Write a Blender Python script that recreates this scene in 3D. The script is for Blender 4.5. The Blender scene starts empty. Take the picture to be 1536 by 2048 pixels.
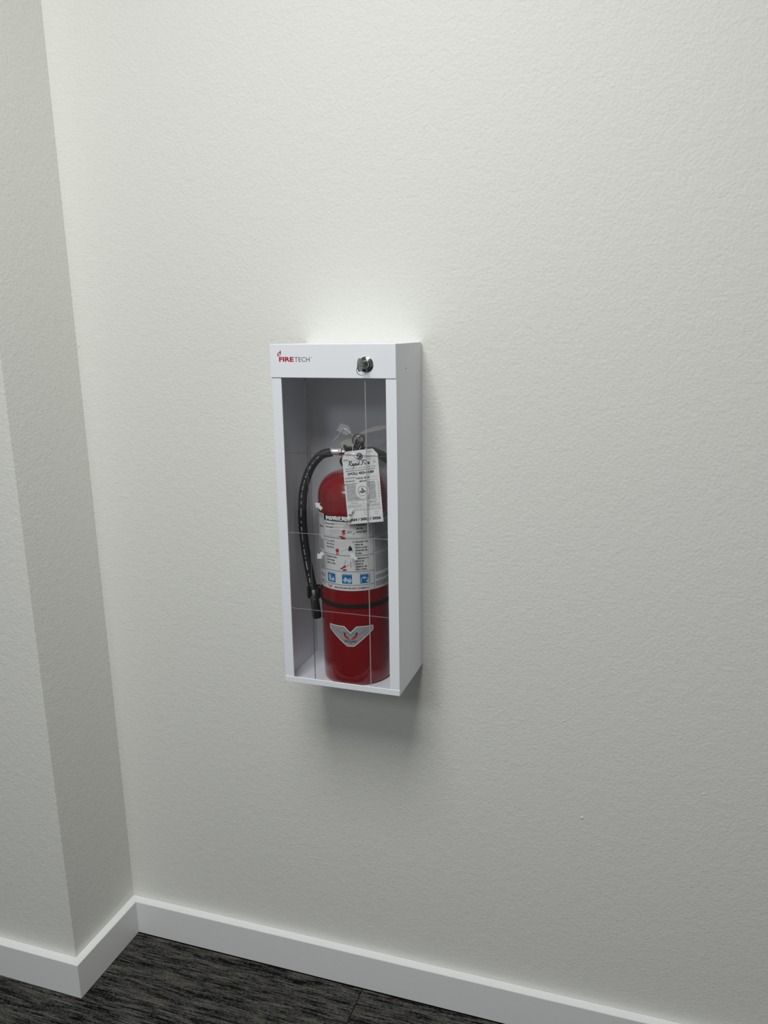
import bpy, bmesh, math, random
from mathutils import Vector, Matrix, Euler
random.seed(7)
S = bpy.context.scene
C = S.collection
PI = math.pi

# ------------------------------------------------------------------ camera
CAM = Vector((1.13186, -1.36711, 1.40202))
YAW, PITCH, ROLL, FPX = -0.310495, 0.227992, -0.0132626, 1573.979
def make_camera():
    fwd = Vector((math.sin(YAW), math.cos(YAW), 0)); right = Vector((math.cos(YAW), -math.sin(YAW), 0)); up = Vector((0, 0, 1))
    f2 = fwd*math.cos(PITCH) - up*math.sin(PITCH); u2 = up*math.cos(PITCH) + fwd*math.sin(PITCH)
    r3 = right*math.cos(ROLL) + u2*math.sin(ROLL); u3 = u2*math.cos(ROLL) - right*math.sin(ROLL)
    d = bpy.data.cameras.new('camera'); o = bpy.data.objects.new('camera', d); C.objects.link(o)
    m = Matrix((r3, u3, -f2)).transposed().to_4x4(); m.translation = CAM
    o.matrix_world = m
    d.sensor_fit = 'VERTICAL'; d.sensor_height = 24.0; d.sensor_width = 18.0
    d.lens = FPX/2048*24.0
    d.shift_x = -35.632/2048; d.shift_y = 3.891/2048
    d.clip_start = 0.01; d.clip_end = 50
    S.camera = o
make_camera()

# ------------------------------------------------------------------ light and exposure
w = bpy.data.worlds.new('world'); S.world = w; w.use_nodes = True
w.node_tree.nodes['Background'].inputs[0].default_value = (0.8, 0.85, 0.9, 1)
w.node_tree.nodes['Background'].inputs[1].default_value = 0.2
CEIL = 2.75
def area(name, loc, sx, sy, power, col=(1, 1, 1), rot=(0, 0, 0)):
    l = bpy.data.lights.new(name, 'AREA'); l.shape = 'RECTANGLE'; l.size = sx; l.size_y = sy; l.energy = power; l.color = col
    o = bpy.data.objects.new(name, l); C.objects.link(o); o.location = loc; o.rotation_euler = rot
    return o
area('ceiling_panel_light', (0.66, -1.38, CEIL-0.03), 0.80, 1.1, 39, (1, 0.995, 0.975))
area('ceiling_panel_light', (0.00, -3.4, CEIL-0.03), 0.6, 1.2, 27, (0.93, 0.97, 1))  # unseen fill lamp, added to lift the shadows and the projecting left wall
S.view_settings.view_transform = 'Standard'; S.view_settings.look = 'None'
S.view_settings.gamma = 1.0; S.view_settings.use_curve_mapping = False
S.view_settings.exposure = 0.0

# ------------------------------------------------------------------ materials
def mat(name, col, rough=0.5, metal=0.0, coat=0.0, spec=0.5, emit=None):
    m = bpy.data.materials.new(name); m.use_nodes = True
    b = m.node_tree.nodes['Principled BSDF']
    b.inputs['Base Color'].default_value = (*col, 1); b.inputs['Roughness'].default_value = rough
    b.inputs['Metallic'].default_value = metal; b.inputs['Coat Weight'].default_value = coat
    b.inputs['Specular IOR Level'].default_value = spec
    return m
def nodes(m): return m.node_tree.nodes, m.node_tree.links
def add_bump(m, scale, dist, strength=1.0, detail=3, stretch=(1, 1, 1), col_var=0.0, rough=0.5):
    n, l = nodes(m); b = n['Principled BSDF']
    tc = n.new('ShaderNodeTexCoord'); mp = n.new('ShaderNodeMapping'); mp.inputs['Scale'].default_value = stretch
    l.new(tc.outputs['Object'], mp.inputs[0])
    no = n.new('ShaderNodeTexNoise'); no.inputs['Scale'].default_value = scale; no.inputs['Detail'].default_value = detail
    no.inputs['Roughness'].default_value = rough
    l.new(mp.outputs[0], no.inputs['Vector'])
    bu = n.new('ShaderNodeBump'); bu.inputs['Distance'].default_value = dist; bu.inputs['Strength'].default_value = strength
    l.new(no.outputs[0], bu.inputs['Height']); l.new(bu.outputs[0], b.inputs['Normal'])
    if col_var:
        c = b.inputs['Base Color'].default_value
        mx = n.new('ShaderNodeMix'); mx.data_type = 'RGBA'
        mx.inputs['A'].default_value = (c[0]*(1-col_var), c[1]*(1-col_var), c[2]*(1-col_var), 1); mx.inputs['B'].default_value = c
        l.new(no.outputs[0], mx.inputs['Factor']); l.new(mx.outputs['Result'], b.inputs['Base Color'])
    return no, bu

M_wall = mat('wall_paint', (0.79, 0.795, 0.755), 0.62, spec=0.35)
def wall_texture(m):
    n, l = nodes(m); b = n['Principled BSDF']
    tc = n.new('ShaderNodeTexCoord')
    def noise(sc, det, ro, dis):
        x = n.new('ShaderNodeTexNoise'); x.inputs['Scale'].default_value = sc; x.inputs['Detail'].default_value = det
        x.inputs['Roughness'].default_value = ro; x.inputs['Distortion'].default_value = dis
        l.new(tc.outputs['Object'], x.inputs['Vector']); return x
    a = noise(200, 2, 0.45, 0.4); c = noise(60, 2, 0.5, 0.3)
    ma = n.new('ShaderNodeMath'); ma.operation = 'MULTIPLY_ADD'
    l.new(c.outputs[0], ma.inputs[0]); ma.inputs[1].default_value = 0.9; l.new(a.outputs[0], ma.inputs[2])
    bu = n.new('ShaderNodeBump'); bu.inputs['Strength'].default_value = 0.68; bu.inputs['Distance'].default_value = 0.0011
    l.new(ma.outputs[0], bu.inputs['Height']); l.new(bu.outputs[0], b.inputs['Normal'])
wall_texture(M_wall)
M_room = mat('far_room_paint', (0.56, 0.57, 0.57), 0.8)
M_ceil = mat('ceiling_tile_white', (0.82, 0.82, 0.8), 0.9)
add_bump(M_ceil, 60, 0.002)
M_base = mat('baseboard_semi_gloss', (0.88, 0.89, 0.89), 0.38)
add_bump(M_base, 220, 0.0002, 0.5)
M_enam = mat('white_powder_coat', (0.86, 0.89, 0.94), 0.42)
add_bump(M_enam, 700, 0.00012, 0.5)
M_enam_side = M_enam
M_enam_in = mat('white_powder_coat_inside', (0.84, 0.87, 0.90), 0.35)
M_red = mat('red_enamel', (0.25, 0.0035, 0.008), 0.22, coat=0.6)
add_bump(M_red, 90, 0.00015, 0.5)
M_white_label = mat('label_white', (0.80, 0.81, 0.80), 0.35)
M_paper = mat('tag_paper', (0.88, 0.88, 0.87), 0.6)
M_black = mat('print_black', (0.015, 0.015, 0.02), 0.5)
M_grey = mat('print_grey', (0.17, 0.18, 0.20), 0.5)
M_lgrey = mat('print_light_grey', (0.42, 0.43, 0.44), 0.5)
M_pred = mat('print_red', (0.50, 0.01, 0.02), 0.5)
M_pink = mat('print_pink', (0.75, 0.25, 0.28), 0.5)
M_blue = mat('print_blue', (0.005, 0.16, 0.42), 0.45)
M_lblue = mat('print_pale_blue', (0.52, 0.68, 0.82), 0.45)
M_navy = mat('print_navy', (0.02, 0.03, 0.14), 0.45)
M_silver = mat('emblem_silver', (0.50, 0.54, 0.53), 0.35, metal=0.3)
M_rubber = mat('black_rubber', (0.018, 0.020, 0.021), 0.5)
add_bump(M_rubber, 900, 0.0002, 0.6)
M_plast = mat('black_plastic', (0.015, 0.016, 0.018), 0.35)
M_steel = mat('nickel_steel', (0.62, 0.61, 0.58), 0.32, metal=1.0)
M_hand = mat('brushed_handle_steel', (0.52, 0.51, 0.47), 0.38, metal=0.25)
M_dark = mat('dark_metal', (0.10, 0.10, 0.10), 0.35, metal=0.8)
M_chrome = mat('chrome', (0.80, 0.80, 0.78), 0.12, metal=1.0)
M_keysteel = mat('worn_key_steel', (0.30, 0.30, 0.29), 0.3, metal=0.9)
M_lock = mat('lock_nickel', (0.42, 0.42, 0.40), 0.15, metal=1.0)
M_bright = mat('polished_ferrule', (0.93, 0.93, 0.92), 0.28, metal=0.55)
M_collar = mat('dark_red_plastic', (0.16, 0.012, 0.02), 0.4)
M_hole = mat('drilled_hole_dark', (0.01, 0.01, 0.01), 0.9)
M_logo_red = mat('logo_red', (0.42, 0.004, 0.02), 0.4)
M_logo_grey = mat('logo_grey', (0.085, 0.10, 0.12), 0.4)
M_wprint = mat('pane_print_white', (0.66, 0.68, 0.69), 0.5)

def thin_glass(name, tint, refl=1.0):
    m = bpy.data.materials.new(name); m.use_nodes = True; n, l = nodes(m); n.remove(n['Principled BSDF'])
    out = n['Material Output']; t = n.new('ShaderNodeBsdfTransparent'); t.inputs[0].default_value = (*tint, 1)
    g = n.new('ShaderNodeBsdfGlossy'); g.inputs['Roughness'].default_value = 0.03; g.inputs[0].default_value = (refl, refl, refl, 1)
    f = n.new('ShaderNodeFresnel'); ge = n.new('ShaderNodeNewGeometry'); mr = n.new('ShaderNodeMapRange')
    mr.inputs['To Min'].default_value = 1.49; mr.inputs['To Max'].default_value = 1/1.49      # same Fresnel term on entry and exit
    l.new(ge.outputs['Backfacing'], mr.inputs['Value']); l.new(mr.outputs[0], f.inputs[0])
    mx = n.new('ShaderNodeMixShader'); l.new(f.outputs[0], mx.inputs[0]); l.new(t.outputs[0], mx.inputs[1]); l.new(g.outputs[0], mx.inputs[2])
    l.new(mx.outputs[0], out.inputs[0]); return m
M_pane = thin_glass('clear_acrylic', (0.95, 0.955, 0.96))
def milky(name, col, alpha):
    m = bpy.data.materials.new(name); m.use_nodes = True; n, l = nodes(m)
    b = n['Principled BSDF']; b.inputs['Base Color'].default_value = (*col, 1); b.inputs['Alpha'].default_value = alpha
    b.inputs['Roughness'].default_value = 0.35; return m
M_milky = milky('milky_plastic_film', (0.75, 0.76, 0.77), 0.30)
M_groove_t = milky('score_line_dark', (0.10, 0.10, 0.11), 0.75)
M_groove_l = milky('score_line_light', (0.42, 0.40, 0.40), 0.55)
M_groove_f = milky('score_line_faint', (0.50, 0.48, 0.48), 0.35)
M_bumper = milky('clear_bumper', (0.72, 0.76, 0.72), 0.7)

# carpet: charcoal loop rows with streaks along x
def carpet_material():
    m = bpy.data.materials.new('charcoal_carpet'); m.use_nodes = True; n, l = nodes(m); b = n['Principled BSDF']
    b.inputs['Roughness'].default_value = 0.95; b.inputs['Specular IOR Level'].default_value = 0.15
    tc = n.new('ShaderNodeTexCoord')
    def noise(scale, stretch, det=2, ro=0.5):
        mp = n.new('ShaderNodeMapping'); mp.inputs['Scale'].default_value = stretch
        l.new(tc.outputs['Object'], mp.inputs[0])
        x = n.new('ShaderNodeTexNoise'); x.inputs['Scale'].default_value = scale; x.inputs['Detail'].default_value = det
        x.inputs['Roughness'].default_value = ro
        l.new(mp.outputs[0], x.inputs['Vector']); return x
    row = noise(1, (17, 430, 1), 2, 0.55); tuft = noise(1, (150, 560, 60), 1); broad = noise(1, (6, 50, 1), 2)
    r1 = n.new('ShaderNodeValToRGB'); r1.color_ramp.elements[0].position = 0.47; r1.color_ramp.elements[1].position = 0.68
    r1.color_ramp.elements[0].color = (0.006, 0.006, 0.006, 1); r1.color_ramp.elements[1].color = (0.150, 0.145, 0.133, 1)
    a = n.new('ShaderNodeMath'); a.operation = 'MULTIPLY_ADD'; l.new(row.outputs[0], a.inputs[0]); a.inputs[1].default_value = 0.52
    a2 = n.new('ShaderNodeMath'); a2.operation = 'MULTIPLY_ADD'; l.new(tuft.outputs[0], a2.inputs[0]); a2.inputs[1].default_value = 0.26
    a3 = n.new('ShaderNodeMath'); a3.operation = 'MULTIPLY'; l.new(broad.outputs[0], a3.inputs[0]); a3.inputs[1].default_value = 0.32
    l.new(a3.outputs[0], a2.inputs[2]); l.new(a2.outputs[0], a.inputs[2]); l.new(a.outputs[0], r1.inputs[0])
    l.new(r1.outputs[0], b.inputs['Base Color'])
    bu = n.new('ShaderNodeBump'); bu.inputs['Distance'].default_value = 0.003; bu.inputs['Strength'].default_value = 0.9
    l.new(a.outputs[0], bu.inputs['Height']); l.new(bu.outputs[0], b.inputs['Normal'])
    return m
M_carpet = carpet_material()
M_under = mat('subfloor_dark', (0.01, 0.01, 0.01), 0.95)

# ------------------------------------------------------------------ helpers
def link(name, me, parent=None, mats=()):
    o = bpy.data.objects.new(name, me); C.objects.link(o)
    for m in mats: me.materials.append(m)
    if parent: o.parent = parent
    return o
def bm_obj(name, bm, m, parent=None, smooth=False, angle=None):
    me = bpy.data.meshes.new(name); bmesh.ops.recalc_face_normals(bm, faces=bm.faces[:]); bm.to_mesh(me); bm.free()
    mats = m if isinstance(m, (list, tuple)) else [m]
    o = link(name, me, parent, mats)
    if smooth:
        for p in me.polygons: p.use_smooth = True
        if angle is not None: me.set_sharp_from_angle(angle=math.radians(angle))
    return o
def box(bm, lo, hi, bev=0.0, seg=2, mi=0):
    r = bmesh.ops.create_cube(bm, size=1.0)
    vs = r['verts']; c = [(a+b)/2 for a, b in zip(lo, hi)]; s = [abs(b-a) for a, b in zip(lo, hi)]
    for v in vs: v.co = Vector((v.co.x*s[0]+c[0], v.co.y*s[1]+c[1], v.co.z*s[2]+c[2]))
    fs = {f for v in vs for f in v.link_faces}
    for f in fs: f.material_index = mi
    if bev > 0:
        es = list({e for v in vs for e in v.link_edges})
        r = bmesh.ops.bevel(bm, geom=es, offset=bev, segments=seg, affect='EDGES', profile=0.5)
        for f in r['faces']: f.material_index = mi
def prism(bm, pts, plane, a, b, bev=0.0, mi=0):
    """polygon in plane 'xz' (extruded along y a..b), 'yz' (along x) or 'xy' (along z)"""
    def p3(p, t):
        if plane == 'xz': return Vector((p[0], t, p[1]))
        if plane == 'yz': return Vector((t, p[0], p[1]))
        return Vector((p[0], p[1], t))
    A = [bm.verts.new(p3(p, a)) for p in pts]; B = [bm.verts.new(p3(p, b)) for p in pts]
    n = len(pts); fs = [bm.faces.new(A), bm.faces.new(B[::-1])]
    for i in range(n): fs.append(bm.faces.new((A[i], B[i], B[(i+1) % n], A[(i+1) % n])))
    for f in fs: f.material_index = mi
    if bev:
        es = list({e for f in fs for e in f.edges})
        r = bmesh.ops.bevel(bm, geom=es, offset=bev, segments=2, affect='EDGES', profile=0.5)
        for f in r['faces']: f.material_index = mi
def catmull(pts, n=8, closed=False):
    P = [Vector(p) for p in pts]; out = []; m = len(P)
    rng = range(m if closed else m-1)
    for i in rng:
        if closed: p0, p1, p2, p3 = P[(i-1) % m], P[i], P[(i+1) % m], P[(i+2) % m]
        else:
            p1, p2 = P[i], P[i+1]; p0 = P[i-1] if i > 0 else p1*2-p2; p3 = P[i+2] if i+2 < m else p2*2-p1
        for k in range(n):
            t = k/n
            out.append(0.5*((2*p1)+(p2-p0)*t+(2*p0-5*p1+4*p2-p3)*t*t+(3*p1-p0-3*p2+p3)*t**3))
    if not closed: out.append(P[-1])
    return out
def tube(bm, pts, r, seg=12, closed=False, caps=True, mi=0):
    """r: number or list per point"""
    n = len(pts); P = [Vector(p) for p in pts]
    T = []
    for i in range(n):
        a = P[(i-1) % n] if (closed or i > 0) else P[i]; b = P[(i+1) % n] if (closed or i < n-1) else P[i]
        T.append((b-a).normalized())
    ref = Vector((0, 1, 0)) if abs(T[0].y) < 0.9 else Vector((1, 0, 0))
    N = (ref - T[0]*ref.dot(T[0])).normalized(); rings = []
    for i in range(n):
        N = (N - T[i]*N.dot(T[i])).normalized(); B = T[i].cross(N)
        rr = r[i] if isinstance(r, (list, tuple)) else r
        rings.append([bm.verts.new(P[i] + (N*math.cos(2*PI*k/seg) + B*math.sin(2*PI*k/seg))*rr) for k in range(seg)])
    for i in range(n if closed else n-1):
        a, b = rings[i], rings[(i+1) % n]
        for k in range(seg):
            f = bm.faces.new((a[k], a[(k+1) % seg], b[(k+1) % seg], b[k])); f.material_index = mi
    if caps and not closed:
        bm.faces.new(rings[0][::-1]).material_index = mi; bm.faces.new(rings[-1]).material_index = mi
def lathe(bm, prof, axis_o, axis='z', seg=64, mi=0, ang=(0, 2*PI)):
    """prof: (radius, height) along axis, about axis_o"""
    full = abs(ang[1]-ang[0]-2*PI) < 1e-6; rings = []
    for (r, h) in prof:
        ring = []
        for k in range(seg if full else seg+1):
            t = ang[0] + (ang[1]-ang[0])*k/seg; c, s = math.cos(t)*r, math.sin(t)*r
            if axis == 'z': p = (c, s, h)
            elif axis == 'y': p = (c, h, s)
            else: p = (h, c, s)
            ring.append(bm.verts.new(Vector(p)+Vector(axis_o)))
        rings.append(ring)
    for a, b in zip(rings, rings[1:]):
        m = len(a)
        for k in range(m if full else m-1):
            bm.faces.new((a[k], a[(k+1) % m], b[(k+1) % m], b[k])).material_index = mi
    if full:
        if prof[0][0] > 1e-6: bm.faces.new(rings[0][::-1]).material_index = mi
        if prof[-1][0] > 1e-6: bm.faces.new(rings[-1]).material_index = mi
def ring_pts(c, R, n, u, v):
    c, u, v = Vector(c), Vector(u).normalized(), Vector(v).normalized()
    return [c + (u*math.cos(2*PI*k/n) + v*math.sin(2*PI*k/n))*R for k in range(n)]

# ------------------------------------------------------------------ flat print: polygons, lines and lettering laid on a surface
def text_geo(s, size, bold=0.0, shear=0.0, xs=1.0, spacing=1.0):
    cu = bpy.data.curves.new('lettering', 'FONT'); cu.body = s; cu.size = size; cu.shear = shear; cu.offset = bold
    cu.space_character = spacing; cu.resolution_u = 2; cu.fill_mode = 'FRONT'
    o = bpy.data.objects.new('lettering', cu); C.objects.link(o)
    dg = bpy.context.evaluated_depsgraph_get(); me = bpy.data.meshes.new_from_object(o.evaluated_get(dg))
    vs = [(v.co.x*xs, v.co.y) for v in me.vertices]; fs = [tuple(p.vertices) for p in me.polygons]
    bpy.data.objects.remove(o); bpy.data.curves.remove(cu); bpy.data.meshes.remove(me)
    return vs, fs
class Print:
    """2-D print; every layer lies 0.06 mm above the one below it"""
    def __init__(self): self.v = []; self.f = []; self.mats = []
    def mi(self, m):
        if m not in self.mats: self.mats.append(m)
        return self.mats.index(m)
    def geo(self, vs, fs, m, layer):
        k = len(self.v); i = self.mi(m)
        self.v += [(x, y, layer) for x, y in vs]; self.f += [(tuple(a+k for a in f), i) for f in fs]
    def poly(self, pts, m, layer=1): self.geo(pts, [tuple(range(len(pts)))], m, layer)
    def rect(self, x0, y0, x1, y1, m, layer=1): self.poly([(x0, y0), (x1, y0), (x1, y1), (x0, y1)], m, layer)
    def line(self, pts, w, m, layer=1):
        for a, b in zip(pts, pts[1:]):
            d = Vector((b[0]-a[0], b[1]-a[1])); L = d.length
            if L < 1e-9: continue
            d /= L; n = Vector((-d.y, d.x))*w/2; e = d*w*0.25
            self.poly([(a[0]-e.x+n.x, a[1]-e.y+n.y), (a[0]-e.x-n.x, a[1]-e.y-n.y), (b[0]+e.x-n.x, b[1]+e.y-n.y), (b[0]+e.x+n.x, b[1]+e.y+n.y)], m, layer)
    def disc(self, x, y, r, m, layer=1, n=20, r2=None):
        if r2 is None: self.poly([(x+r*math.cos(2*PI*k/n), y+r*math.sin(2*PI*k/n)) for k in range(n)], m, layer)
        else:
            o = [(x+r*math.cos(2*PI*k/n), y+r*math.sin(2*PI*k/n)) for k in range(n)]; i_ = [(x+r2*math.cos(2*PI*k/n), y+r2*math.sin(2*PI*k/n)) for k in range(n)]
            self.geo(o+i_, [(k, (k+1) % n, n+(k+1) % n, n+k) for k in range(n)], m, layer)
    def text(self, s, x, y, h, m, layer=2, align='l', width=None, bold=0.0, shear=0.0, skew=0.0):
        """h = capital height; width fits the line's width"""
        vs, fs = text_geo(s, 1.0, bold, shear)
        if not vs: return
        x0 = min(v[0] for v in vs); x1 = max(v[0] for v in vs); sy = h/0.73
        sx = sy if width is None else width/(x1-x0); W = (x1-x0)*sx
        ox = {'l': 0, 'c': -W/2, 'r': -W}[align]
        self.geo([(x+ox+(a-x0)*sx, y+b*sy+(a-x0)*sx*skew) for a, b in vs], fs, m, layer)
    def greek(self, x0, x1, y, h, m, layer=2, word=(0.9, 2.6), gap=0.5, u=0.001):
        """a line of lettering too small to read"""
        x = x0
        while x < x1:
            wd = min(random.uniform(*word)*u, x1-x); self.rect(x, y, x+wd, y+h*random.uniform(0.8, 1.1), m, layer); x += wd+gap*u
    def build(self, name, mapf, parent, cut=None):
        bm = bmesh.new(); vs = [bm.verts.new(p) for p in self.v]
        for f, i in self.f:
            try: fc = bm.faces.new([vs[a] for a in f]); fc.material_index = i
            except ValueError: pass
        bmesh.ops.triangulate(bm, faces=[f for f in bm.faces if len(f.verts) > 4])
        if cut:
            xs = [v.co.x for v in bm.verts]; x = math.floor(min(xs)/cut)*cut+cut
            while x < max(xs):
                bmesh.ops.bisect_plane(bm, geom=bm.verts[:]+bm.edges[:]+bm.faces[:], plane_co=(x, 0, 0), plane_no=(1, 0, 0), dist=1e-7); x += cut
        for v in bm.verts: v.co = mapf(v.co.x, v.co.y, v.co.z)
        for f in bm.faces: f.smooth = False
        me = bpy.data.meshes.new(name); bm.to_mesh(me); bm.free()
        return link(name, me, parent, self.mats)

# ------------------------------------------------------------------ the room
DC, HB, TB = 0.2037, 0.0839, 0.0197        # depth of the wall's return, baseboard height and thickness
X1, X0, Y1 = 3.3, -1.6, -4.6
def structure(name, bm, m, parent=None, **k):
    o = bm_obj(name, bm, m, parent, **k)
    if parent is None: o['kind'] = 'structure'
    return o
bm = bmesh.new(); box(bm, (0.0, 0.0, 0), (X1+0.1, 0.12, CEIL)); wall_back = structure('wall_back', bm, M_wall)
wall_back['label'] = 'off-white orange peel painted wall carrying the cabinet'
bm = bmesh.new(); box(bm, (-0.12, -DC, 0), (0.0, 0.12, CEIL), 0.0); wl = structure('wall_side', bm, M_wall)
wl['label'] = 'narrow shaded return wall left of the cabinet wall'
bm = bmesh.new(); box(bm, (X0-0.1, -DC-0.0, 0), (-0.12, 0.12, CEIL)); wf = structure('wall_left', bm, M_wall)
wf['label'] = 'front of the projecting wall at the left edge'
bm = bmesh.new(); box(bm, (X1, Y1-0.1, 0), (X1+0.1, 0.0, CEIL)); structure('wall_right', bm, M_room)
bm = bmesh.new(); box(bm, (X0-0.1, Y1-0.1, 0), (X0, -DC, CEIL)); structure('wall_far_left', bm, M_room)
bm = bmesh.new(); box(bm, (X0, Y1-0.1, 0), (X1, Y1, CEIL)); structure('wall_front', bm, M_room)
bm = bmesh.new(); box(bm, (X0-0.1, Y1-0.1, CEIL), (X1+0.1, 0.12, CEIL+0.1)); structure('ceiling', bm, M_ceil)
# small marks in the paint: a nail hole by the corner, dried drips, a smear of caulk over the baseboard
def blob(name, x, z, r, h, m, sx=1.0, parent=wall_back):
    b = bmesh.new(); lathe(b, [(r, 0.0002), (r*0.8, -h*0.6), (r*0.4, -h), (0.0, -h*1.05)], (0, 0, 0), 'y', 10)
    for v in b.verts: v.co.x = v.co.x*sx + x; v.co.z += z
    return bm_obj(name, b, m, parent, smooth=True)
blob('nail_hole', 0.0044, 1.3800, 0.0012, 0.0001, M_hole)
blob('paint_drip', 1.0055, 0.6913, 0.0018, 0.0009, M_wall)
blob('paint_drip', 1.2570, 0.5846, 0.0018, 0.0009, M_wall, 1.5)
blob('paint_drip', 1.0457, 0.4952, 0.0040, 0.0009, M_wall)
for i in range(3): blob('caulk_smear', 0.022+0.012*i, 0.103-0.0015*i, 0.0026, 0.00025, M_wall, 3.2)

# baseboards, mitred at both corners
def board(name, pts, label):
    """pts: plan outline of the board"""
    b = bmesh.new(); prism(b, pts, 'xy', 0.0, HB, 0.0)
    es = [e for e in b.edges if all(v.co.z > HB-1e-6 for v in e.verts)]
    bmesh.ops.bevel(b, geom=es, offset=0.0008, segments=2, affect='EDGES')
    o = structure(name, b, M_base); o['label'] = label; return o
board('baseboard_back', [(0, 0), (X1, 0), (X1, -TB), (TB, -TB)], 'white square-edged baseboard along the cabinet wall')
board('baseboard_side', [(0.0, 0.0), (TB, -TB), (TB, -DC-TB), (0.0, -DC)], 'short white baseboard on the shaded return wall')
board('baseboard_left', [(0.0, -DC), (TB, -DC-TB), (X0, -DC-TB), (X0, -DC)], 'white baseboard on the projecting wall at left')
bm = bmesh.new(); box(bm, (X1-TB, Y1, 0), (X1, -TB, HB)); structure('baseboard_right', bm, M_base)

# floor: slab, with carpet planks as pieces, each with loop rows
bm = bmesh.new(); box(bm, (X0-0.1, Y1-0.1, -0.12), (X1+0.1, 0.12, -0.008)); floor = structure('floor', bm, M_under)
floor['label'] = 'charcoal streaked carpet planks over the floor'
def ridge_mesh(w, d):
    b = bmesh.new(); pitch = 0.0046; n = int(d/pitch); prev = None; g = 0.0009
    for k in range(n*2+1):
        y = g + (d-2*g)*k/(n*2); z = -0.0002 if k % 2 else -0.0034
        if k in (0, n*2): z = -0.006
        a = b.verts.new((g, y, z-0.001)); a1 = b.verts.new((g+0.002, y, z)); c1 = b.verts.new((w-g-0.002, y, z)); c = b.verts.new((w-g, y, z-0.001))
        cur = (a, a1, c1, c)
        if prev:
            for i in range(3): b.faces.new((prev[i], prev[i+1], cur[i+1], cur[i]))
        prev = cur
    me = bpy.data.meshes.new('carpet_plank'); bmesh.ops.recalc_face_normals(b, faces=b.faces[:]); b.to_mesh(me); b.free()
    if me.polygons[0].normal.z < 0: me.flip_normals()
    me.materials.append(M_carpet); return me
PW, PD = 1.0, 0.25
pm = ridge_mesh(PW, PD)
row = 0; y = -0.020
while y > -1.6:
    off = [0.5943, 0.6943, 0.2643][row % 3]; x = off-3
    while x < X1:
        if x+PW > X0-0.5 and x < 2.4:
            o = bpy.data.objects.new('carpet_plank', pm); C.objects.link(o); o.parent = floor; o.location = (x, y-PD, 0)
        x += PW
    y -= PD; row += 1
big = mat('carpet_far', (0.045, 0.043, 0.04), 0.95)
bm = bmesh.new(); box(bm, (X0, Y1, -0.008), (X1, y, -0.002)); o = bm_obj('carpet_field', bm, big, floor); o['kind'] = 'stuff'
bm = bmesh.new(); box(bm, (2.4, y, -0.008), (X1, 0, -0.002)); o = bm_obj('carpet_field', bm, big, floor); o['kind'] = 'stuff'

# ceiling light fittings (out of frame, the deep one frames the added fill lamp)
for (cx, cy) in ((0.66, -1.38), (0.00, -3.4)):
    r = bpy.data.objects.new('ceiling_light', None); C.objects.link(r); r.location = (cx, cy, CEIL)
    r['label'] = 'flat white ceiling light panel above the cabinet wall' if cy > -2 else 'added unseen fill light panel deep in the room'
    r['category'] = 'ceiling light'; r['group'] = 'ceiling light panels'
    b = bmesh.new()
    for lo, hi in (((-0.40, -0.63, -0.02), (-0.378, 0.63, 0)), ((0.378, -0.63, -0.02), (0.40, 0.63, 0)), ((-0.378, -0.63, -0.02), (0.378, -0.605, 0)), ((-0.378, 0.605, -0.02), (0.378, 0.63, 0))): box(b, lo, hi)
    bm_obj('frame', b, M_base, r)

# ------------------------------------------------------------------ frame of the cabinet: x from its left edge, y 0 at the wall, z from its underside
CW, CH, CD, RY = 0.22175, 0.61, 0.14698, 0.003765
CX0, CZ0 = 0.51038, 0.77348
CABM = Matrix.Translation((CX0+CW/2, 0, CZ0)) @ Matrix.Rotation(RY, 4, 'Y') @ Matrix.Translation((-CW/2, 0, 0))
BZ, SL, SR, LIP = 0.05468, 0.01727, 0.01806, 0.01084
def thing(name, label, cat, base, rot=RY):
    o = bpy.data.objects.new(name, None); C.objects.link(o)
    o.location = CABM @ Vector(base); o.rotation_euler = (0, rot, 0); o.empty_display_size = 0.05
    o['label'] = label; o['category'] = cat
    return o
def world_of(root): return Matrix.Translation(root.location) @ root.rotation_euler.to_matrix().to_4x4()
def part(name, bm, m, root, parent=None, smooth=False, angle=None):
    """bm in cabinet coordinates -> child of root (or of a part of root)"""
    bmesh.ops.transform(bm, matrix=world_of(root).inverted() @ CABM, verts=bm.verts[:])
    return bm_obj(name, bm, m, parent or root, smooth, angle)
def pprint_(name, pr, f, root, parent=None, cut=None):
    T = world_of(root).inverted() @ CABM
    return pr.build(name, lambda a, b, c: T @ Vector(f(a, b, c)), parent or root, cut)

cab = thing('extinguisher_cabinet', 'white metal fire extinguisher cabinet with scored clear pane mounted on the wall', 'cabinet', (CW/2, 0, 0))
t = 0.0012
bm = bmesh.new(); box(bm, (t, -t, t), (CW-t, -0.0002, CH-t)); part('back_panel', bm, M_enam_in, cab)
for s in (0, 1):
    a, b_ = (0, t) if s == 0 else (CW-t, CW)
    pts = [(-CD, 0.0006), (0, 0.0), (0, CH-0.006), (-0.0015, CH-0.0025), (-0.005, CH), (-CD, CH-0.0005)]
    bm = bmesh.new(); prism(bm, pts, 'yz', a, b_)
    o = part('side_panel', bm, M_enam, cab)
    if s:
        h = bmesh.new(); lathe(h, [(0.0012, 0.0), (0.0012, 0.0003), (0, 0.0004)], (CW-0.0001, -0.0947, 0.5685), 'x', 12); part('screw_hole', h, M_hole, cab, o)
        h = bmesh.new(); lathe(h, [(0.0013, 0.0), (0.0011, 0.0007), (0, 0.001)], (CW-0.0001, -0.0907, 0.0422), 'x', 12); part('rivet_head', h, M_enam, cab, o, True)
bm = bmesh.new(); box(bm, (t, -CD+0.014, CH-0.0022), (CW-t, -t, CH-0.0010)); part('top_panel', bm, M_enam, cab)
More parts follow.
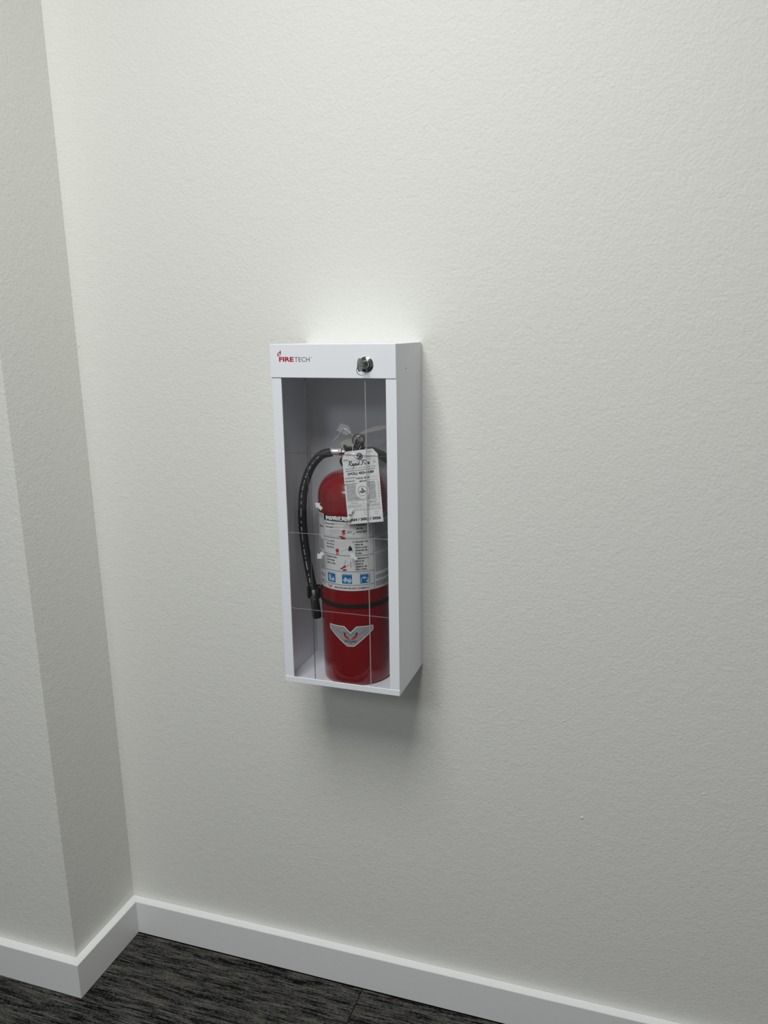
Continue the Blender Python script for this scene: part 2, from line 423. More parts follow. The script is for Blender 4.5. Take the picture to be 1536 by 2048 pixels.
bm = bmesh.new(); box(bm, (0, -CD+0.0002, 0), (CW, -0.0003, t)); box(bm, (-0.0002, -CD-0.0008, 0), (CW+0.0002, -CD+0.0012, LIP), 0.0005)
part('bottom_panel', bm, M_enam, cab)
for s in (0, 1):
    a, b_ = (0.0, SL) if s == 0 else (CW-SR, CW)
    bm = bmesh.new(); box(bm, (a, -CD-0.0002, LIP-0.001), (b_, -CD+0.0008, CH-BZ+0.004))
    e = SL-0.0008 if s == 0 else CW-SR
    box(bm, (e, -CD+0.0008, LIP-0.001), (e+0.0008, -CD+0.0022, CH-BZ+0.004))
    part('front_stile', bm, M_enam, cab)
# header lid, folded over the top edge
bm = bmesh.new()
prof = [(-CD-0.0016, CH-BZ), (-CD-0.0016, CH-0.0006), (-CD-0.0010, CH), (-CD+0.011, CH+0.0001), (-CD+0.011, CH-0.0009), (-CD-0.0003, CH-0.0011), (-CD-0.0003, CH-BZ)]
prism(bm, prof, 'yz', -0.0006, CW-0.0004)
lid = part('header_lid', bm, M_enam, cab)
b2 = bmesh.new(); box(b2, (t, -CD+0.001, CH-BZ-0.001), (CW-t, -CD+0.0022, CH-BZ+0.012)); part('lid_return', b2, M_enam_in, cab, lid)
b2 = bmesh.new(); lathe(b2, [(0.0125, -CD-0.0012), (0.0125, -CD-0.0030), (0.0112, -CD-0.0042), (0.0085, -CD-0.0046), (0.0078, -CD-0.0038), (0.0070, -CD-0.0036), (0.0068, -CD-0.0085), (0.0058, -CD-0.0096), (0, -CD-0.0096)], (0.1710, 0, 0.5775), 'y', 40)
lock = part('cam_lock', b2, M_lock, cab, lid, True, 40)
# logo
pr = Print(); fy = -CD-0.0017
pr.text('FIRE', 0.0158, 0.5816, 0.0076, M_logo_red, 1, width=0.0268, bold=0.035)
pr.text('TECH', 0.0440, 0.5812, 0.0080, M_logo_grey, 1, width=0.0275)
pr.text('TM', 0.0728, 0.5872, 0.0016, M_logo_grey, 1, width=0.0026)
pr.poly([(0.0140, 0.5900), (0.0128, 0.5925), (0.0136, 0.5950), (0.0165, 0.5970), (0.0188, 0.6002), (0.0190, 0.5965)][:0] or [(0.0144, 0.5892), (0.0128, 0.5922), (0.0135, 0.5950), (0.0170, 0.5972), (0.0190, 0.6003), (0.0199, 0.5965), (0.0190, 0.5932), (0.0165, 0.5910)], M_logo_red, 1)
pr.poly([(0.0154, 0.5908), (0.0147, 0.5930), (0.0152, 0.5946), (0.0182, 0.5958), (0.0172, 0.5928)], M_enam, 2)
pprint_('printed_logo', pr, lambda x, z, k: (x, fy-0.00006*k, z), cab, lid)
# key hanging out of the lock, with its split ring
key = thing('key', 'small nickel key with a wire ring left in the cabinet lock', 'key', (0.1710, -CD-0.0096, 0.5775))
K = bmesh.new(); kc = Vector((0.1710, -CD-0.0096, 0.5775))
box(K, (kc.x-0.0009, kc.y-0.008, kc.z-0.0035), (kc.x+0.0009, kc.y+0.004, kc.z+0.0035), 0.0003)
yy, kx = kc.y-0.008, kc.x
prism(K, [(yy+0.001, kc.z-0.0035), (yy+0.001, kc.z+0.0035), (yy-0.002, kc.z+0.0075), (yy-0.007, kc.z+0.0105), (yy-0.0125, kc.z+0.0105), (yy-0.0165, kc.z+0.006), (yy-0.0175, kc.z), (yy-0.0165, kc.z-0.006), (yy-0.0125, kc.z-0.0105), (yy-0.007, kc.z-0.0105), (yy-0.002, kc.z-0.0075)][::-1], 'yz', kx-0.0010, kx+0.0010, 0.0003)
bmesh.ops.rotate(K, cent=kc, matrix=Matrix.Rotation(math.radians(-5), 3, 'Z'), verts=K.verts[:])
part('bow', K, M_keysteel, key)
R = bmesh.new(); tube(R, ring_pts((0.1718, -0.1715, 0.5695), 0.0082, 32, (1, 0.35, 0), (0, 0.1, 1)), 0.00055, 8, closed=True)
part('key_ring', R, M_keysteel, key, None, True)

# pane: clear scored acrylic, white print on it
PY = -0.1445
bm = bmesh.new(); box(bm, (0.004, PY, 0.003), (CW-0.004, PY+0.0012, CH-BZ+0.004))
pane = part('scored_pane', bm, M_pane, cab); pane['label'] = 'clear scored acrylic pane'
for i, x in enumerate((0.0592, 0.1670)):
    g = bmesh.new(); x0_, x1_ = SL, CW-SR
    if i == 0: box(g, (x-0.0008, PY-0.00025, LIP), (x+0.0006, PY-0.00005, CH-BZ))
    else: box(g, (x-0.0010, PY-0.00025, LIP), (x+0.0010, PY-0.00005, CH-BZ))
    part('score_line', g, M_groove_t if i == 0 else M_groove_l, cab, pane)
for z in (0.4270, 0.2850, 0.1440):
    g = bmesh.new(); box(g, (SL, PY-0.00025, z-0.0005), (CW-SR, PY-0.00005, z+0.0005), mi=0)
    part('score_line', g, M_groove_t if z > 0.4 else M_groove_f, cab, pane)
pf = lambda x, z, k: (x, PY-0.0003-0.00005*k, z)
def arrow(cx, cz, ang, s):
    pr = Print(); pts = [(1.0, 0), (0.25, 0.62), (0.25, 0.30), (-0.55, 0.30), (-0.55, -0.30), (0.25, -0.30), (0.25, -0.62)]
    ca, sa = math.cos(ang), math.sin(ang); pts = [(cx+s*(a*ca-b*sa), cz+s*(a*sa+b*ca)) for a, b in pts]
    pr.poly(pts, M_wprint, 1); pprint_('printed_arrow', pr, pf, cab, pane)
arrow(0.0785, 0.3345, math.radians(137), 0.0105); arrow(0.0785, 0.2485, math.radians(227), 0.0110)
arrow(0.1405, 0.2490, math.radians(137), 0.0100); arrow(0.1370, 0.3315, math.radians(227), 0.0095)
pr = Print()
pr.text('IN CASE OF FIRE', 0.0905, 0.3138, 0.0060, M_wprint, 1, width=0.038, bold=0.045)
for k, (wd) in enumerate((0.036, 0.032, 0.036)):
    pr.greek(0.0905, 0.0905+wd, 0.3075-0.0058*k, 0.0026, M_wprint, 1, word=(0.7, 2.0), gap=0.9)
pr.greek(0.0905, 0.1230, 0.2760, 0.0014, M_wprint, 1, word=(1.2, 2.8), gap=1.2)
pprint_('printed_lettering', pr, pf, cab, pane)
b2 = bmesh.new(); lathe(b2, [(0.0042, PY-0.0001), (0.0040, PY-0.0010), (0.0028, PY-0.0014), (0, PY-0.0015)], (0.1325, 0, 0.3168), 'y', 24)
part('clear_bumper', b2, M_bumper, cab, pane, True)

# ------------------------------------------------------------------ the extinguisher
LEAN = 0.00618
EB = Vector((0.11608, -0.0730, 0.0029)); ER = 0.06368
ext = thing('fire_extinguisher', 'red dry chemical fire extinguisher with black hose standing inside the white cabinet', 'fire extinguisher', EB, RY-LEAN)
def own(name, bm, m, parent=None, smooth=True, angle=35): return bm_obj(name, bm, m, parent or ext, smooth, angle)
prof = [(0.0, 0.003), (0.052, 0.003), (0.056, -0.0017), (0.0605, -0.0008), (0.0628, 0.002), (ER, 0.006)]
prof += [(ER, 0.05+0.02*k) for k in range(15)] + [(ER, 0.3395)]
for k in range(1, 15):
    a = k/14*PI/2; prof.append((0.017+(ER-0.017)*math.cos(a)**0.92, 0.340+0.0455*math.sin(a)**0.95))
prof += [(0.0165, 0.3865), (0.0160, 0.394), (0.0, 0.394)]
bm = bmesh.new(); lathe(bm, prof, (0, 0, 0), 'z', 128); body = own('cylinder', bm, M_red, None, True, 60)
b2 = bmesh.new(); lathe(b2, [(ER-0.0002, 0.3376), (ER+0.0004, 0.3382), (ER+0.0004, 0.3392), (ER-0.0002, 0.3398)], (0, 0, 0), 'z', 128)
own('weld_bead', b2, M_red, body)
# strap and hose clip
b2 = bmesh.new(); lathe(b2, [(ER-0.0003, 0.1475), (ER+0.0014, 0.1480), (ER+0.0014, 0.1552), (ER-0.0003, 0.1557)], (0, 0, 0), 'z', 128); own('strap', b2, M_plast)
# printed label wrapped on the cylinder: s = arc length (m), z = height
def wrap(s, z, k): 
    r = ER+0.00015+0.00006*k; a = s/ER; return Vector((r*math.sin(a), -r*math.cos(a), z))
L = Print()
sL, sR, zB, zT = -0.078, 0.125, 0.1800, 0.3155
L.rect(sL, zB, sR, zT-0.0105, M_white_label, 0)
L.rect(-0.0385, zT-0.0105, 0.060, zT, M_black, 0); L.rect(sL, zT-0.0105, -0.0385, zT, M_white_label, 0); L.rect(0.060, zT-0.0105, sR, zT, M_lgrey, 0)
L.text('INSTRUCTIONS', -0.033, 0.3068, 0.0068, M_white_label, 2, width=0.078, bold=0.04)
for x in (-0.0400, 0.0580): L.rect(x-0.0004, zB, x+0.0004, zT-0.0105, M_grey, 1)
for z in (0.2752, 0.2448, 0.2154, 0.1905): L.rect(-0.0400, z-0.0004, 0.0580, z+0.0004, M_black, 1)
for z in (0.2752+0.0022,): L.rect(-0.0400, z-0.0003, 0.0580, z+0.0003, M_lgrey, 1)
def para(lines, x, z, h, dz, ind=0.004):
    for i, s in enumerate(lines): L.text(s, x+(0 if i == 0 else ind), z-i*dz, h, M_black, 2, bold=0.012, width=None)
def para_fit(lines, x, z, h, dz, ind=0.0042, k=0.92):
    for i, s in enumerate(lines):
        vs, fs = text_geo(s, 1.0, 0.030); w_ = (max(v[0] for v in vs)-min(v[0] for v in vs))*h/0.73*k
        L.text(s, x+(0 if i == 0 else ind), z-i*dz, h, M_black, 2, bold=0.030, width=w_)
para_fit(['1. Pull pin. Hold', 'unit upright.'], -0.0370, 0.2985, 0.0030, 0.0060)
para_fit(['2. Stand back 8', 'feet. Aim at', 'base of fire.'], -0.0370, 0.2682, 0.0030, 0.0058)
para_fit(['3. Squeeze lever', 'and sweep', 'side to side.'], -0.0370, 0.2390, 0.0033, 0.0058)
para_fit(['1. Remover el', 'pin de', 'seguridad.'], 0.0230, 0.2985, 0.0036, 0.0062)
para_fit(['2. Apuntar a la', 'base de', 'fuego a una', 'distancia de', '8 pies.'], 0.0200, 0.2685, 0.0036, 0.0052)
para_fit(['3. Presionar y la', 'barra de', 'control', 'esparcir de', 'lado a lado.'], 0.0200, 0.2385, 0.0035, 0.0050)
# pictures: hand pulling pin, flames, hose
L.poly([(0.001, 0.2885), (0.006, 0.2925), (0.0085, 0.2900), (0.0060, 0.2870), (0.0085, 0.2845), (0.0045, 0.2835)], M_pred, 2)
L.poly([(0.000, 0.2845), (0.004, 0.2862), (0.0070, 0.2825), (0.0040, 0.2795)], M_pink, 3)
L.poly([(-0.006, 0.2782), (-0.001, 0.2805), (0.003, 0.2790), (0.006, 0.2782)], M_black, 2); L.poly([(-0.002, 0.2781), (0.0075, 0.2781), (0.0075, 0.2745), (0.001, 0.2740)], M_pred, 4)
L.line([(0.0205, 0.2825), (0.0245, 0.2860)], 0.0007, M_black, 2)
for z in (0.2885, 0.2870, 0.2855): L.greek(0.0115, 0.0190, z, 0.0009, M_black, 2)
def flame(x, z, s, m):
    L.poly([(x-0.3*s, z), (x-0.55*s, z+0.45*s), (x-0.30*s, z+1.0*s), (x-0.15*s, z+0.62*s), (x+0.12*s, z+1.25*s), (x+0.22*s, z+0.7*s), (x+0.48*s, z+0.85*s), (x+0.42*s, z+0.3*s), (x+0.2*s, z)], m, 3)
flame(-0.0085, 0.2500, 0.0070, M_pred); L.line([(-0.0095, 0.2500), (-0.0095, 0.2455)], 0.0016, M_pred, 3); L.line([(-0.0065, 0.2500), (-0.0065, 0.2455)], 0.0013, M_pred, 3)
L.line([(-0.0030, 0.2515), (0.0130, 0.2585)], 0.0004, M_grey, 2)
L.poly([(0.0125, 0.2568), (0.0130, 0.2610), (0.0155, 0.2630), (0.0185, 0.2585), (0.0195, 0.2515), (0.0175, 0.2545), (0.0140, 0.2530), (0.0115, 0.2548)], M_black, 2)
L.poly([(-0.0040, 0.2190), (-0.0030, 0.2215), (0.0045, 0.2250), (0.0060, 0.2235), (0.000, 0.2205)], M_black, 2)
flame(0.0045, 0.2225, 0.0050, M_pred); L.poly([(-0.0005, 0.2190), (0.0040, 0.2205), (0.0090, 0.2195), (0.0060, 0.2170), (0.0015, 0.2170)], M_pred, 3)
L.line([(0.0045, 0.2290), (0.0055, 0.2330), (0.0075, 0.2365)], 0.0005, M_black, 2); L.line([(0.0060, 0.2250), (0.0105, 0.2265), (0.0115, 0.2290)], 0.0005, M_black, 2)
for z in (0.2290, 0.2235): L.rect(0.0150, z, 0.0160, z+0.0045, M_pred, 2)
# three blue hazard class pictures
for j, s0 in enumerate((-0.0325, -0.0010, 0.0312)):
    s1 = s0+0.0180; z0_, z1_ = 0.1935, 0.2095
    L.rect(s0, z0_, s1, z1_, M_blue, 2); L.greek(s0, s1, z1_+0.0010, 0.0009, M_blue, 2)
    if j == 0:
        L.poly([(s0+0.003, z0_+0.011), (s0+0.008, z0_+0.011), (s0+0.0072, z0_+0.002), (s0+0.0036, z0_+0.002)], M_lblue, 3); L.rect(s0+0.0025, z0_+0.0115, s0+0.0085, z0_+0.0128, M_lblue, 3)
        flame(s0+0.0125, z0_+0.002, 0.0075, M_lblue)
    elif j == 1:
        L.poly([(s0+0.0015, z0_+0.006), (s0+0.0060, z0_+0.0125), (s0+0.0105, z0_+0.0075), (s0+0.0055, z0_+0.0015)], M_lblue, 3); flame(s0+0.0135, z0_+0.0015, 0.0085, M_lblue)
    else:
        L.line([(s0+0.0018, z0_+0.002), (s0+0.0020, z0_+0.008), (s0+0.0040, z0_+0.011)], 0.0012, M_lblue, 3); L.poly([(s0+0.0045, z0_+0.012), (s0+0.009, z0_+0.0125), (s0+0.0115, z0_+0.0100), (s0+0.0075, z0_+0.0080), (s0+0.0050, z0_+0.0088)], M_lblue, 3)
        flame(s0+0.0138, z0_+0.0015, 0.0055, M_lblue); L.line([(s0+0.012, z0_+0.010), (s0+0.016, z0_+0.0075)], 0.0010, M_lblue, 3)
L.text('MULTIPURPOSE DRY CHEMICAL', -0.0165, 0.1836, 0.0028, M_black, 2, width=0.0655, bold=0.03)
L.poly([(-0.0345, 0.1885), (-0.0300, 0.1880), (-0.0275, 0.1850), (-0.0250, 0.1880), (-0.0205, 0.1885), (-0.0265, 0.1825), (-0.0285, 0.1825)], M_lgrey, 2)
L.line([(-0.0320, 0.1875), (-0.0285, 0.1840), (-0.0275, 0.1830)], 0.0009, M_pred, 3); L.line([(-0.0230, 0.1875), (-0.0262, 0.1840), (-0.0275, 0.1830)], 0.0009, M_pred, 3)
# fine print in the side columns
z = 0.3010
while z > 0.1835:
    blank = any(abs(z-q_) < 0.0022 for q_ in (0.2752, 0.2470, 0.2080, 0.1950))
    if not blank:
        L.greek(0.0610, 0.1180, z, 0.0009, M_grey, 2, word=(2, 6), gap=0.4)
        if z < 0.268: L.greek(-0.0600, -0.0420, z if int(z*1e4) % 2 else z, 0.0010, M_grey, 2, word=(3, 8), gap=0.4)
    z -= 0.0019
for z in (0.2760, 0.2480): L.rect(0.0585, z-0.0004, 0.125, z+0.0004, M_grey, 1)
for z in (0.3125, 0.3085): L.rect(0.063, z-0.0008, 0.120, z+0.0008, M_grey, 1)
L.greek(-0.0585, -0.0420, 0.2900, 0.0030, M_grey, 2, word=(3, 6)); L.greek(-0.0600, -0.0420, 0.3080, 0.0060, M_lgrey, 2, word=(1, 2), gap=1.2)
label = L.build('instruction_label', wrap, ext, cut=0.003); label['label'] = 'white instruction label with blue pictograms'
# emblem
Em = Print()
out = [(-0.0320, 0.1135), (0.0000, 0.1135), (0.0110, 0.1025), (0.0220, 0.1135), (0.0535, 0.1135), (0.0535, 0.1045), (0.0175, 0.0752), (0.0045, 0.0752), (-0.0320, 0.1045)]
def inset(pts, d, c=(0.0110, 0.098)):
    n_ = len(pts); r = []
    for i in range(n_):
        a, b, c_ = Vector(pts[i-1]), Vector(pts[i]), Vector(pts[(i+1) % n_])
        n1 = Vector(((b-a).y, -(b-a).x)).normalized(); n2 = Vector(((c_-b).y, -(c_-b).x)).normalized()
        m_ = (n1+n2).normalized(); r.append(tuple(b + m_*d/max(0.3, m_.dot(n1))))
    return r
def split9(pts, m, layer):   # concave outline: left wing, right wing, middle
    a = pts; mid = ((a[6][0]+a[7][0])/2, a[6][1])
    Em.poly([a[0], a[1], a[2], mid, a[7], a[8]][::-1], m, layer); Em.poly([a[2], a[3], a[4], a[5], a[6], mid][::-1], m, layer)
split9(out, M_white_label, 1); split9(inset(out, 0.0021), M_grey, 2); split9(inset(out, 0.0028), M_silver, 3)
for sg in (-1, 1):
    c0 = 0.0110
    def wpt(dx, z): return (c0+sg*dx, z)
    for (p, m_, wd) in ([((0.0010, 0.0890), (0.0080, 0.0965), (0.0130, 0.1035)), M_grey, 0.0008], [((0.0010, 0.0895), (0.0100, 0.0920), (0.0190, 0.0985), (0.0270, 0.1040)), M_pink, 0.0008],
                        [((0.0030, 0.0880), (0.0120, 0.0895), (0.0210, 0.0955)), M_pink, 0.0008], [((0.0140, 0.0980), (0.0215, 0.1020), (0.0260, 0.1055)), M_grey, 0.0006], [((0.0060, 0.0875), (0.0150, 0.0880), (0.0210, 0.0910)), M_lgrey, 0.0006]):
        Em.line([wpt(*a) for a in p], wd, m_, 5)
    Em.poly([wpt(0.0008, 0.0885), wpt(0.0030, 0.0925), wpt(0.0075, 0.0945), wpt(0.0110, 0.0990), wpt(0.0118, 0.0950), wpt(0.0100, 0.0915), wpt(0.0060, 0.0885)][::sg], M_pred, 4)
    Em.poly([wpt(0.0085, 0.0985), wpt(0.0110, 0.1015), wpt(0.0135, 0.1022), wpt(0.0122, 0.0995), wpt(0.0112, 0.0955)][::sg], M_black, 5)
    Em.line([wpt(0.0008, 0.0955), wpt(0.0055, 0.1010), wpt(0.0110, 0.1022)], 0.0006, M_black, 5)
Em.text('VICTORY', 0.0110, 0.0834, 0.0034, M_navy, 6, align='c', width=0.0240, bold=0.04)
Em.poly([(0.0093, 0.0828), (0.0127, 0.0828), (0.0110, 0.0795)], M_pred, 6)
emb = Em.build('emblem_sticker', wrap, ext, cut=0.003); emb['label'] = 'silver winged V emblem sticker'

# valve group (cabinet coordinates)
def epart(name, bm, m, parent=None, smooth=False, angle=None): return part(name, bm, m, ext, parent, smooth, angle)
vc = (0.1136, -0.0730, 0)
bm = bmesh.new(); lathe(bm, [(0.0175, 0.389), (0.0175, 0.397), (0.0145, 0.399), (0.0130, 0.404), (0.0130, 0.424), (0.0145, 0.426), (0.0145, 0.431), (0.006, 0.433), (0.005, 0.442), (0, 0.442)], vc, 'z', 32)
tube(bm, [(0.1136, -0.073, 0.4215), (0.1010, -0.0775, 0.4212)], 0.0065, 16)
valve = epart('valve_body', bm, M_dark, None, True, 40)
bm = bmesh.new(); tube(bm, ring_pts((0.1150, -0.0800, 0.4010), 0.0205, 40, (1, 0, -0.02), (0, -0.55, 0.62)), 0.0019, 10, closed=True)
epart('collar_ring', bm, M_collar, None, True)
# lever: folded steel channel, wide at its rivet end, curving up and out to the right
lev = [(0.0985, 0.4260), (0.1184, 0.4276), (0.1235, 0.4440), (0.1337, 0.4518), (0.1462, 0.4572), (0.1620, 0.4607), (0.1831, 0.4665), (0.2080, 0.4690), (0.2080, 0.4750), (0.1832, 0.4725), (0.1621, 0.4694), (0.1463, 0.4637), (0.1341, 0.4581), (0.1190, 0.4506), (0.0941, 0.4383)]
bm = bmesh.new(); prism(bm, lev, 'xz', -0.0812, -0.0800)
prism(bm, lev, 'xz', -0.0660, -0.0648)
top = lev[8:]
for a, b_ in zip(top, top[1:]):
    prism(bm, [a, b_, (b_[0], b_[1]-0.0012), (a[0], a[1]-0.0012)], 'xz', -0.0801, -0.0659)
lever = epart('squeeze_lever', bm, M_hand)
b2 = bmesh.new(); lathe(b2, [(0.0032, -0.0812), (0.0032, -0.0822), (0.0016, -0.0828), (0, -0.0828)], (0.1034, 0, 0.4320), 'y', 16); epart('rivet', b2, M_dark, lever, True, 40)
hd = [(0.1100, 0.4265), (0.1335, 0.4290), (0.1503, 0.4300), (0.1687, 0.4235), (0.1824, 0.4145), (0.2050, 0.3990), (0.2050, 0.3890), (0.1822, 0.4035), (0.1612, 0.4155), (0.1454, 0.4195), (0.1100, 0.4180)]
bm = bmesh.new(); prism(bm, hd, 'xz', -0.0822, -0.0810); prism(bm, hd, 'xz', -0.0650, -0.0638)
for a, b_ in zip(hd[:6], hd[1:6]): prism(bm, [a, b_, (b_[0], b_[1]-0.0012), (a[0], a[1]-0.0012)], 'xz', -0.0811, -0.0649)
hand = epart('carry_handle', bm, M_dark)
b2 = bmesh.new(); tube(b2, [(0.1345, -0.0835, 0.4296), (0.1500, -0.0835, 0.4292)], 0.0009, 8); epart('handle_highlight', b2, M_chrome, hand, True)  # bright chrome strip modelled in place of the highlight along the handle's top
bm = bmesh.new(); tube(bm, [(0.1170, -0.0900, 0.4570), (0.1365, -0.0895, 0.4430)], 0.0011, 10)
tube(bm, [(0.1316, -0.0925, 0.4420), (0.1376, -0.0925, 0.4505)], 0.0010, 8); tube(bm, [(0.1330, -0.0900, 0.4365), (0.1372, -0.0900, 0.4425)], 0.0010, 8); tube(bm, [(0.1355, -0.092, 0.4470), (0.1392, -0.090, 0.4445)], 0.0010, 8)
epart('pull_pin', bm, M_chrome, None, True, 40)
# block under the lever, behind the tag
bm = bmesh.new(); box(bm, (0.1190, -0.0880, 0.4170), (0.1390, -0.0640, 0.4300), 0.001); box(bm, (0.1265, -0.0900, 0.4300), (0.1400, -0.0820, 0.4420), 0.001)
epart('lever_block', bm, M_dark)
# hose
hp = [(0.1010, -0.0775, 0.4212), (0.0930, -0.0785, 0.4210), (0.0770, -0.0800, 0.4204), (0.0615, -0.0830, 0.4165), (0.0490, -0.0850, 0.4062), (0.0380, -0.0850, 0.3918), (0.0295, -0.0850, 0.3740), (0.0228, -0.0850, 0.3530), (0.0193, -0.0850, 0.3309), (0.0174, -0.0850, 0.2933), (0.0195, -0.0850, 0.2555), (0.0240, -0.0850, 0.2174), (0.0305, -0.0850, 0.1790), (0.0344, -0.0850, 0.1618)]
bm = bmesh.new(); hc = catmull(hp[2:], 10); tube(bm, hc, 0.0078, 20)
hose = epart('hose', bm, M_rubber, None, True, 60); hose['label'] = 'black rubber hose with grey lettering'
# grey lettering stamped along the hose: thin dashes on its camera-facing side
dash = bmesh.new(); i = 14; u = Vector((0.10, -0.995, 0)).normalized()
while i < len(hc)-6:
    n_ = random.choice((2, 3, 4, 5)); seg = hc[i:i+n_]; wd = random.choice((0.0007, 0.0010))
    vs = []
    for j, p in enumerate(seg):
        T_ = (hc[i+j+1]-hc[i+j-1]).normalized(); nrm = (u - T_*u.dot(T_)).normalized(); sd = T_.cross(nrm)
        for k in (-1, 1): vs.append(dash.verts.new(p + nrm*0.00795 + sd*wd*k))
    for j in range(len(seg)-1): dash.faces.new((vs[2*j], vs[2*j+1], vs[2*j+3], vs[2*j+2]))
    i += n_ + random.choice((0, 1, 1))
epart('hose_lettering', dash, M_lgrey, hose)
bm = bmesh.new(); lathe(bm, [(0.0074, 0.0750), (0.0076, 0.0770), (0.0060, 0.0776), (0.0060, 0.0900), (0.0050, 0.0918), (0.0, 0.0918)], (0, -0.0790, 0.4212), 'x', 24)
fer = epart('hose_ferrule', bm, M_bright, hose, True, 40)
bm = bmesh.new(); lathe(bm, [(0.0, 0.0918), (0.0062, 0.0918), (0.0072, 0.0926), (0.0072, 0.0965), (0.0062, 0.0975), (0.0045, 0.0978), (0.0045, 0.103), (0, 0.103)], (0, -0.0782, 0.4212), 'x', 6)
epart('hex_nut', bm, M_steel, hose)
# lower ferrule, nozzle, clip
ax = Vector((0.10, 0, -1)).normalized(); p0 = Vector((0.0344, -0.0850, 0.1618))
bm = bmesh.new(); tube(bm, [p0, p0+ax*0.001, p0+ax*0.016, p0+ax*0.0175], [0.0066, 0.0074, 0.0074, 0.0066], 24); epart('crimp_ferrule', bm, M_steel, hose, True, 40)
nz = bmesh.new(); q0 = p0+ax*0.0175
tube(nz, [q0, q0+ax*0.001, q0+ax*0.018, q0+ax*0.034, q0+ax*0.0385, q0+ax*0.0395], [0.0068, 0.0076, 0.0083, 0.0090, 0.0080, 0.0050], 24); epart('nozzle', nz, M_plast, None, True, 50)
bm = bmesh.new()
pts = [(0.0500, -0.0850), (0.0480, -0.0950), (0.0400, -0.1000), (0.0310, -0.0990), (0.0250, -0.0930), (0.0225, -0.0850), (0.0250, -0.0770), (0.0310, -0.0720), (0.0420, -0.0705)]
inn = [(0.0355+(a-0.0355)*0.76, -0.0852+(b+0.0852)*0.72) for a, b in pts]
for i in (0, 3, 4, 5, 6, 7):
    prism(bm, [pts[i], pts[i+1], inn[i+1], inn[i]], 'xy', 0.1470, 0.1670)
box(bm, (0.0440, -0.0900, 0.1480), (0.0535, -0.0760, 0.1680), 0.001)
epart('hose_clip', bm, M_plast)

# ------------------------------------------------------------------ inspection tag on its beaded tie
tag = thing('inspection_tag', 'white paper inspection tag with punched eyelet hanging on the red extinguisher', 'tag', (0.1460, -0.1345, 0.4290))
BL = Vector((0.1297, -0.1412, 0.3056)); BR_ = Vector((0.1941, -0.1412, 0.3152)); TL = Vector((0.1191, -0.1350, 0.4194))
ex = (BR_-BL).normalized(); TW = (BR_-BL).length; ey = ((TL-BL) - ex*(TL-BL).dot(ex)); SH = ey.length; ey = ey.normalized(); en = ex.cross(ey).normalized()
sh = (TL-BL).dot(ex)/SH
def tmap(x, y_, k): return BL + ex*(x+sh*y_) + ey*y_ + en*(0.00006*k)
TH = SH+0.0105
outl = [(0, 0), (TW, 0), (TW, SH+0.0008), (TW-0.0085, TH), (0.0070, TH), (0, SH)]
bm = bmesh.new(); A = [bm.verts.new(tmap(x, y_, 0)) for x, y_ in outl]; B = [bm.verts.new(tmap(x, y_, -5)) for x, y_ in outl]
bm.faces.new(A); bm.faces.new(B[::-1])
for i in range(6): bm.faces.new((A[i], B[i], B[(i+1) % 6], A[(i+1) % 6]))
card = part('card', bm, M_paper, tag)
T = Print(); mmv = 0.001
def tt(s, x, y_, h, m=M_black, **k): T.text(s, x*mmv, y_*mmv, h*mmv, m, 1, **k)
tt('2024 / 2025 / 2026', 2.0, 5.2, 4.3, width=0.0590, bold=0.055)
T.rect(0.0520, 0.0145, 0.0565, 0.0190, M_lgrey, 1); T.rect(0.0526, 0.0151, 0.0559, 0.0184, M_paper, 2)
T.rect(0.0315, 0.0145, 0.0360, 0.0190, M_lgrey, 1); T.rect(0.0321, 0.0151, 0.0354, 0.0184, M_paper, 2)
for i in range(12):
    tt('JFMAMJJASOND'[i], 5.5+4.9*i, 22.0, 3.6, M_pink if i == 10 else M_grey, width=0.0026)
    T.rect((4.6+4.9*i)*mmv, 0.0212, (4.9+4.9*i)*mmv, 0.0270, M_lgrey, 1)
tt('INSPECTION', 3.0, 29.0, 2.7, M_grey, width=0.0250, bold=0.01); tt('RECHARGE', 37.0, 29.0, 2.9, M_grey, width=0.0235, bold=0.01); tt('MAINT', 43.0, 34.6, 2.9, M_grey, width=0.0135, bold=0.01)
tt('ANNUAL', 8.0, 34.6, 2.6, M_grey, width=0.0140)
for y_ in (27.6, 33.0, 38.6): T.rect(0.0015, y_*mmv, 0.0630, y_*mmv+0.0003, M_grey, 1)
T.rect(0.0320, 0.0276, 0.0323, 0.0386, M_grey, 1)
for k in range(13):
    y_ = 40.5+2.35*k
    T.greek(0.0030, 0.0210 if 3 < k < 12 else 0.0240, y_*mmv, 0.0013, M_grey, 1, word=(1.0, 2.6), gap=0.35)
    T.greek(0.0410, 0.0560, y_*mmv, 0.0013, M_grey, 1, word=(1.0, 2.6), gap=0.35)
    if k % 2: T.rect(0.0600, y_*mmv, 0.0625, y_*mmv+0.0018, M_lgrey, 1)
    if k < 3: T.greek(0.0210, 0.0420, y_*mmv, 0.0012, M_grey, 1)
T.disc(0.0320, 0.0555, 0.0128, M_paper, 2, 28); T.disc(0.0320, 0.0555, 0.0086, M_black, 3, 28, 0.0079)
T.rect(0.0262, 0.0462, 0.0378, 0.0490, M_paper, 4)
T.poly([(0.0262, 0.0548), (0.0285, 0.0560), (0.0300, 0.0545), (0.0302, 0.0570), (0.0312, 0.0605), (0.0325, 0.0620), (0.0335, 0.0590), (0.0345, 0.0570), (0.0360, 0.0560), (0.0378, 0.0548), (0.0350, 0.0525), (0.0320, 0.0510), (0.0290, 0.0525)], M_grey, 4)
T.disc(0.0270, 0.0540, 0.0011, M_black, 5, 10); T.disc(0.0372, 0.0540, 0.0011, M_black, 5, 10)
T.greek(0.0270, 0.0370, 0.0470, 0.0010, M_grey, 5)
